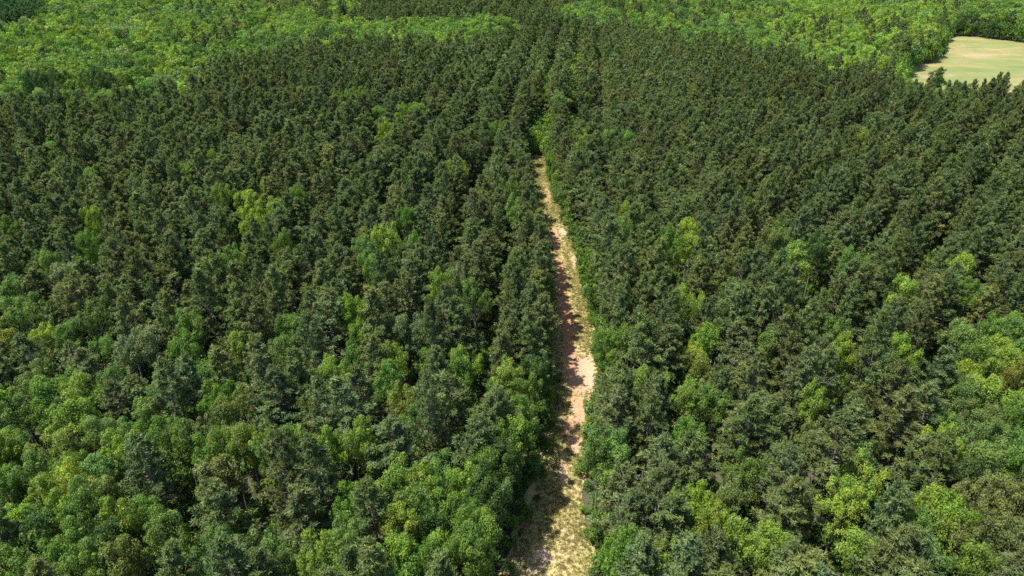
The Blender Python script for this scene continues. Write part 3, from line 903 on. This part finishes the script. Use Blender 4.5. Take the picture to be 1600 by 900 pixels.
for i, (x, y, rad, hue, bi, hf) in enumerate(B):
    if i not in ind_b: continue
    vi = int(RNG.integers(len(BROAD0)))
    if bi >= 0 and SHAPES[vi] == 'tall' and RNG.uniform() < 0.8: vi = int([0, 1, 3, 4, 5, 7][RNG.integers(6)])
    sh = SHAPES[vi]
    sxy = rad / CROWN_R[sh]; sz = hf * (1.21 if (bi >= 0 and py_(i) < 520) else 1.0) * canopy_h(x, y)
    if sxy < 0.8: sxy = 0.5 * (sxy + 0.8)
    lab = labels.get(i)
    if lab is None:
        zone = ZONE.get(bi, "the dark pine rows")
        col, row = where_words(brx[i], bry[i])
        lab = f"{HUEWORD[hue]} broadleaf crown in {zone}, {row}"
    words = lab.split()
    if len(words) > 16: lab = " ".join(words[:16])
    tree_obj("broadleaf_tree", BROAD0[vi], x, y, sxy, sz, RNG.uniform(0, 6.28), tint_of(hue), lab, "tree", "broadleaf trees among the pines")
    count_b += 1

# pines: the nearest 300 in the frame
psz = pine_sxy / pdep * in_frame(wpx, wpy, 4)
ind_p = np.argsort(-psz)[:296]
is_ind_p = np.zeros(nP, bool); is_ind_p[ind_p] = True
lmk = [(i, brx[i], bry[i]) for i in ind_b if i in labels and B[i][4] >= 0 and BLOB[B[i][4]][5] and bry[i] > 180]
plab = {}
used = set()
# pines lining the track, counted up from the bottom edge of the photograph
l_, r_ = track_lr(PY)
for sidew, cond in (("left", np.abs(PX - (l_ - 4.2 - np.clip((84 - PY) / 12, 0, 2.6))) < 1.7), ("right", np.abs(PX - (r_ + 4.6)) < 1.7)):
    ids = [i for i in ind_p if cond[i]]
    ids.sort(key=lambda i: PY[i])
    ORD = "nearest second third fourth fifth sixth seventh eighth ninth tenth eleventh twelfth".split()
    for i, w_ in zip(ids, ORD):
        plab[i] = f"dark pine on the {sidew} edge of the track, {w_} from the bottom of the photo"
for i in sorted(ind_p, key=lambda i: -psz[i]):
    if i in plab: continue
    cand = sorted(lmk, key=lambda t: math.hypot(t[1] - wpx[i], t[2] - wpy[i]))[:6]
    for (j, qx, qy) in cand:
        dx, dy = wpx[i] - qx, wpy[i] - qy
        if math.hypot(dx, dy) > 170: break
        rel = ('right of' if dx > 0 else 'left of') if abs(dx) > abs(dy) else ('in front of' if dy > 0 else 'behind')
        b = BLOB[B[j][4]]
        near = 'touching, ' if math.hypot(dx, dy) < 45 else 'just ' if math.hypot(dx, dy) < 90 else 'farther '
        key = f"dark pine {near}{rel} the {HUEWORD[b[4]]} tree {b[5]}"
        if key in used: continue
        used.add(key); plab[i] = key; break
for i in ind_p:
    k = PINE0[int(RNG.integers(len(PINE0)))]
    hue = 'olive' if pine_hue[i] else 'pine'
    lab = plab.get(i)
    if lab is None:
        col, row = where_words(wpx[i], wpy[i])
        ad = ("tall " if pine_sz[i] > 1.08 else "short " if pine_sz[i] < 0.94 else "") + ("broad " if pine_sxy[i] > 1.2 else "slender " if pine_sxy[i] < 0.98 else "")
        ad = (ad + ("olive tinged " if pine_hue[i] else "")).strip() or "middle sized"
        lab = f"{ad} dark pine in the planted rows {row}, {col}"
    words = lab.split()
    if len(words) > 16: lab = " ".join(words[:16])
    tree_obj("pine_tree", k, PX[i], PY[i], pine_sxy[i], pine_sz[i], RNG.uniform(0, 6.28), tint_of(hue), lab, "tree", "pines planted in rows beside the track")

DLAB = ["rust brown dead pine standing out in the far right pine stand", "reddish dying pine in the gap right of the track's lower end",
        "grey bare dead pine on the left beside the middle of the track"]
for j, (qx, qy) in enumerate(dead_spots):
    x, y = at(qx, qy, 14.0)
    tree_obj("dead_pine_tree", DEAD[j % 2], x, y, 1.0, 1.1 if j == 0 else 0.8, j, tint_of('rust'), DLAB[j], "tree", None)

# shrubs: those beside the nearer track are things
for yy in np.arange(252, 300, 1.7):
    l, r2 = track_lr(yy)
    if yy < 267: l += RNG.uniform(1.0, 5.5) * (267 - yy) / 8
    for xx in np.arange(l - 3, r2 + (22 if 262 < yy < 285 else 4), 2.0):
        shr.append((xx + RNG.uniform(-0.8, 0.8), yy + RNG.uniform(-0.8, 0.8), RNG.uniform(0.8, 1.9), ['lime', 'green', 'lime', 'jade'][RNG.integers(4)]))
for yy in np.arange(300, 455, 2.2):          # scrub closing over the old line of the track
    l, r2 = track_lr(yy)
    for xx in np.arange(l - 2, r2 + 2.5, 2.2):
        shr.append((xx + RNG.uniform(-0.8, 0.8), yy + RNG.uniform(-0.8, 0.8), RNG.uniform(1.6, 3.2), ['lime', 'green', 'lime', 'lime'][RNG.integers(4)]))
shr.sort(key=lambda s: s[1])
near_s, far_s = shr[:290], shr[290:]
ORDN = ["lowest", "low", "middle", "upper"]
for (x, y, s, hue) in near_s:
    l, r2 = track_lr(y)
    side = "right" if x > (l + r2) / 2 else "left"
    q = ORDN[min(3, int((y - 50) / 26))]
    lab = f"{'big ' if s > 0.88 else 'small ' if s < 0.6 else ''}{HUEWORD[hue]} leafy shrub on the {side} verge of the track's {q} stretch"
    tree_obj("verge_shrub", SHRUB[int(RNG.integers(5))], x, y, s, s * RNG.uniform(0.8, 1.4), RNG.uniform(0, 6.28), tint_of(hue), lab, "shrub",
             "shrubs along the verges of the track", "foliage", "stems")

# ------------------------------------------------------------------ the rest as masses (points that carry instances)
def scatter(name, pts, idx, rot, scl, tints, meshes, label, kind='stuff'):
    src = bpy.data.collections.new(name + "_models")       # never linked to the scene
    for j, m in enumerate(meshes):
        o = bpy.data.objects.new(f"model_{j:02d}", m); src.objects.link(o)
    me = bpy.data.meshes.new(name)
    n = len(pts)
    me.vertices.add(n); me.vertices.foreach_set("co", np.asarray(pts, np.float32).ravel())
    for nm, typ, key, arr in (("pick", 'INT', "value", np.asarray(idx, np.int32)), ("rot", 'FLOAT_VECTOR', "vector", rot),
                              ("scl", 'FLOAT_VECTOR', "vector", scl), ("tint", 'FLOAT_VECTOR', "vector", tints)):
        a = me.attributes.new(nm, typ, 'POINT')
        a.data.foreach_set(key, np.ascontiguousarray(arr, dtype=np.int32 if typ == 'INT' else np.float32).ravel())
    ob = new_obj(name, me)
    tag(ob, label, kind=kind)
    g = bpy.data.node_groups.new(name + "_nodes", 'GeometryNodeTree')
    g.interface.new_socket("Geometry", in_out='INPUT', socket_type='NodeSocketGeometry')
    g.interface.new_socket("Geometry", in_out='OUTPUT', socket_type='NodeSocketGeometry')
    N = g.nodes; gi = N.new("NodeGroupInput"); go = N.new("NodeGroupOutput")
    ci = N.new("GeometryNodeCollectionInfo"); ci.inputs["Collection"].default_value = src
    ci.inputs["Separate Children"].default_value = True; ci.inputs["Reset Children"].default_value = True
    ip = N.new("GeometryNodeInstanceOnPoints"); ip.inputs["Pick Instance"].default_value = True

    def na(nm, typ):
        q = N.new("GeometryNodeInputNamedAttribute"); q.data_type = typ; q.inputs["Name"].default_value = nm
        return next(s for s in q.outputs if s.enabled and s.name == "Attribute")
    g.links.new(gi.outputs[0], ip.inputs["Points"])
    g.links.new(ci.outputs[0], ip.inputs["Instance"])
    g.links.new(na("pick", 'INT'), ip.inputs["Instance Index"])
    e2r = N.new("FunctionNodeEulerToRotation")
    g.links.new(na("rot", 'FLOAT_VECTOR'), e2r.inputs[0]); g.links.new(e2r.outputs[0], ip.inputs["Rotation"])
    g.links.new(na("scl", 'FLOAT_VECTOR'), ip.inputs["Scale"])
    g.links.new(ip.outputs[0], go.inputs[0])
    md = ob.modifiers.new("scatter", 'NODES'); md.node_group = g
    return ob


def tints_for(hues):
    base = np.array([HUE[h] for h in hues])
    n = len(base)
    return base * RNG.uniform(0.84, 1.16, (n, 1)) * np.stack([RNG.uniform(0.90, 1.12, n), np.ones(n), RNG.uniform(0.85, 1.15, n)], 1)


def zrot(n, tilt=0.0):
    return np.stack([RNG.normal(0, tilt, n), RNG.normal(0, tilt, n), RNG.uniform(0, 6.28, n)], 1)


rest = ~is_ind_p
n = rest.sum()
far = pdep[rest] > 300
pick = np.where(far, len(PINE0) + RNG.integers(0, len(PINE1), n), RNG.integers(0, len(PINE0), n))
hues = np.where(pine_hue[rest] == 1, 'olive', 'pine').astype(object)
T = tints_for(hues)
T *= (1.0 + 0.10 * np.sin(PX[rest] * 0.031 + 1.1) * np.sin(PY[rest] * 0.024))[:, None]
T[p_deep[rest]] *= np.array([0.55, 0.8, 0.9])
scatter("pine_forest", np.stack([PX[rest], PY[rest], np.zeros(n)], 1), pick, zrot(n, 0.02),
        np.stack([pine_sxy[rest], pine_sxy[rest], pine_sz[rest]], 1), T, [k.me for k in PINE0] + [k.me for k in PINE1],
        "dense dark pine forest in planted rows filling both sides of the track")
ri = [i for i in range(len(B)) if i not in ind_b]
n = len(ri)
bd = bdep[ri]
vi = np.where(bd > 300, 8 + RNG.integers(0, 6, n), RNG.integers(0, 8, n))
sxy = np.array([B[i][2] / CROWN_R[SHAPES[v % 8]] for i, v in zip(ri, vi)])
szz = np.array([B[i][5] for i in ri]) * 1.12 * canopy_h(Bx[ri], By[ri])
TB = tints_for([B[i][3] for i in ri]) * RNG.uniform(0.85, 1.38, (n, 1))
scatter("broadleaf_woods", np.stack([Bx[ri], By[ri], np.zeros(n)], 1), vi, zrot(n, 0.02), np.stack([sxy, sxy, szz], 1),
        TB, [k.me for k in BROAD0] + [k.me for k in BROAD1],
        "far broadleaf woods in mixed yellow greens beyond the pine stands")
# undergrowth on the forest floor and the farther verge shrubs
ux, uy = hexgrid(-230, 230, 30, 270, 2.3, 0.45, RNG)
px, py, _ = project(ux, uy, 2.0)
ok = (px > -120) & (px < 1720) & (py < 1080) & ~on_open(ux, uy, 0.5) & (RNG.uniform(0, 1, len(ux)) < 0.75)
ux, uy = ux[ok], uy[ok]
# the leafy skirt along the edge of the field
fp = []
for (xa, ya), (xb, yb) in zip(FIELD, np.roll(FIELD, -1, 0)):
    L = math.hypot(xb - xa, yb - ya)
    for t in np.arange(0, 1, 2.2 / L):
        for q in range(2): fp.append((xa + (xb - xa) * t + RNG.normal(0, 1.6), ya + (yb - ya) * t + RNG.normal(0, 1.6)))
fp = np.array(fp)
for b in B:
    if inside(FIELD, np.array([b[0]]), np.array([b[1]]))[0]:
        fp = np.vstack([fp, np.stack([b[0] + RNG.normal(0, 3, 14), b[1] + RNG.normal(0, 2, 14)], 1)])
n_fp = len(fp)
ux = np.concatenate([ux, fp[:, 0]]); uy = np.concatenate([uy, fp[:, 1]])
ux = np.concatenate([ux, [s[0] for s in far_s]]); uy = np.concatenate([uy, [s[1] for s in far_s]])
us = RNG.uniform(0.5, 1.5, len(ux)); us[-len(far_s):] = [s[2] * 1.1 for s in far_s]; us[-len(far_s) - n_fp:-len(far_s)] = RNG.uniform(1.6, 3.4, n_fp)
uh = [['green', 'lime', 'deep', 'jade', 'green'][k] for k in RNG.integers(0, 5, len(ux))]
for j, s in enumerate(far_s): uh[len(ux) - len(far_s) + j] = s[3]
n = len(ux)
scatter("undergrowth", np.stack([ux, uy, np.zeros(n)], 1), RNG.integers(0, 5, n), zrot(n), np.stack([us, us, us * RNG.uniform(0.9, 2.0, n)], 1),
        tints_for(uh), [k.me for k in SHRUB], "low leafy undergrowth on the forest floor between the trunks")


# grass tufts on the track
def tuft_mesh(seed):
    r = np.random.default_rng(seed)
    k = 26
    P = np.stack([r.normal(0, 0.13, k), r.normal(0, 0.13, k), np.zeros(k)], 1)
    d = unit(np.stack([r.normal(0, 0.6, k), r.normal(0, 0.6, k), np.ones(k)], 1)) * r.uniform(0.18, 0.42, (k, 1))
    sd = unit(np.cross(d, r.normal(0, 1, (k, 3)))) * 0.022
    v = np.stack([P - sd, P + sd, P + d], 1).reshape(-1, 3)
    return mesh_from("tuft", v, [np.arange(len(v)).reshape(-1, 3)], [M_LEAF], fattr=r.uniform(0.7, 1.3, k))


gy = RNG.uniform(30, 250, 30000) ** 1.0
gl, gr = track_lr(gy)
gu = RNG.uniform(-0.05, 1.05, len(gy)) ** 0.8 if False else RNG.uniform(-0.05, 1.05, len(gy))
gx = gl + (gr - gl) * gu
gpx, gpy, _ = project(gx, gy, 0)
bare_here = np.zeros(len(gx))
for (x, y, a, b, k, rd) in BARE:
    cx, cy = at(x, y); ax = abs(at(x + a, y)[0] - cx); ay = abs(at(x, y - b)[1] - cy)
    bare_here = np.maximum(bare_here, k * np.exp(-0.8 * (((gx - cx) / ax) ** 2 + ((gy - cy) / ay) ** 2)))
ok = RNG.uniform(0, 1, len(gx)) > bare_here * 1.3
gx, gy = gx[ok], gy[ok]
n = len(gx)
gs = RNG.uniform(0.5, 1.3, n)
gt = np.array([(0.36, 0.29, 0.13), (0.28, 0.25, 0.09), (0.42, 0.33, 0.17), (0.19, 0.20, 0.06)])[RNG.integers(0, 4, n)] * RNG.uniform(0.8, 1.2, (n, 1))
scatter("grass_tufts", np.stack([gx, gy, np.full(n, 0.02)], 1), RNG.integers(0, 4, n), zrot(n), np.stack([gs, gs, gs], 1), gt,
        [tuft_mesh(i) for i in range(4)], "dry straw coloured grass tufts growing over the track")
print("pines", nP, "broadleaf", len(B), "individual broadleaf", count_b, "undergrowth", len(ux))
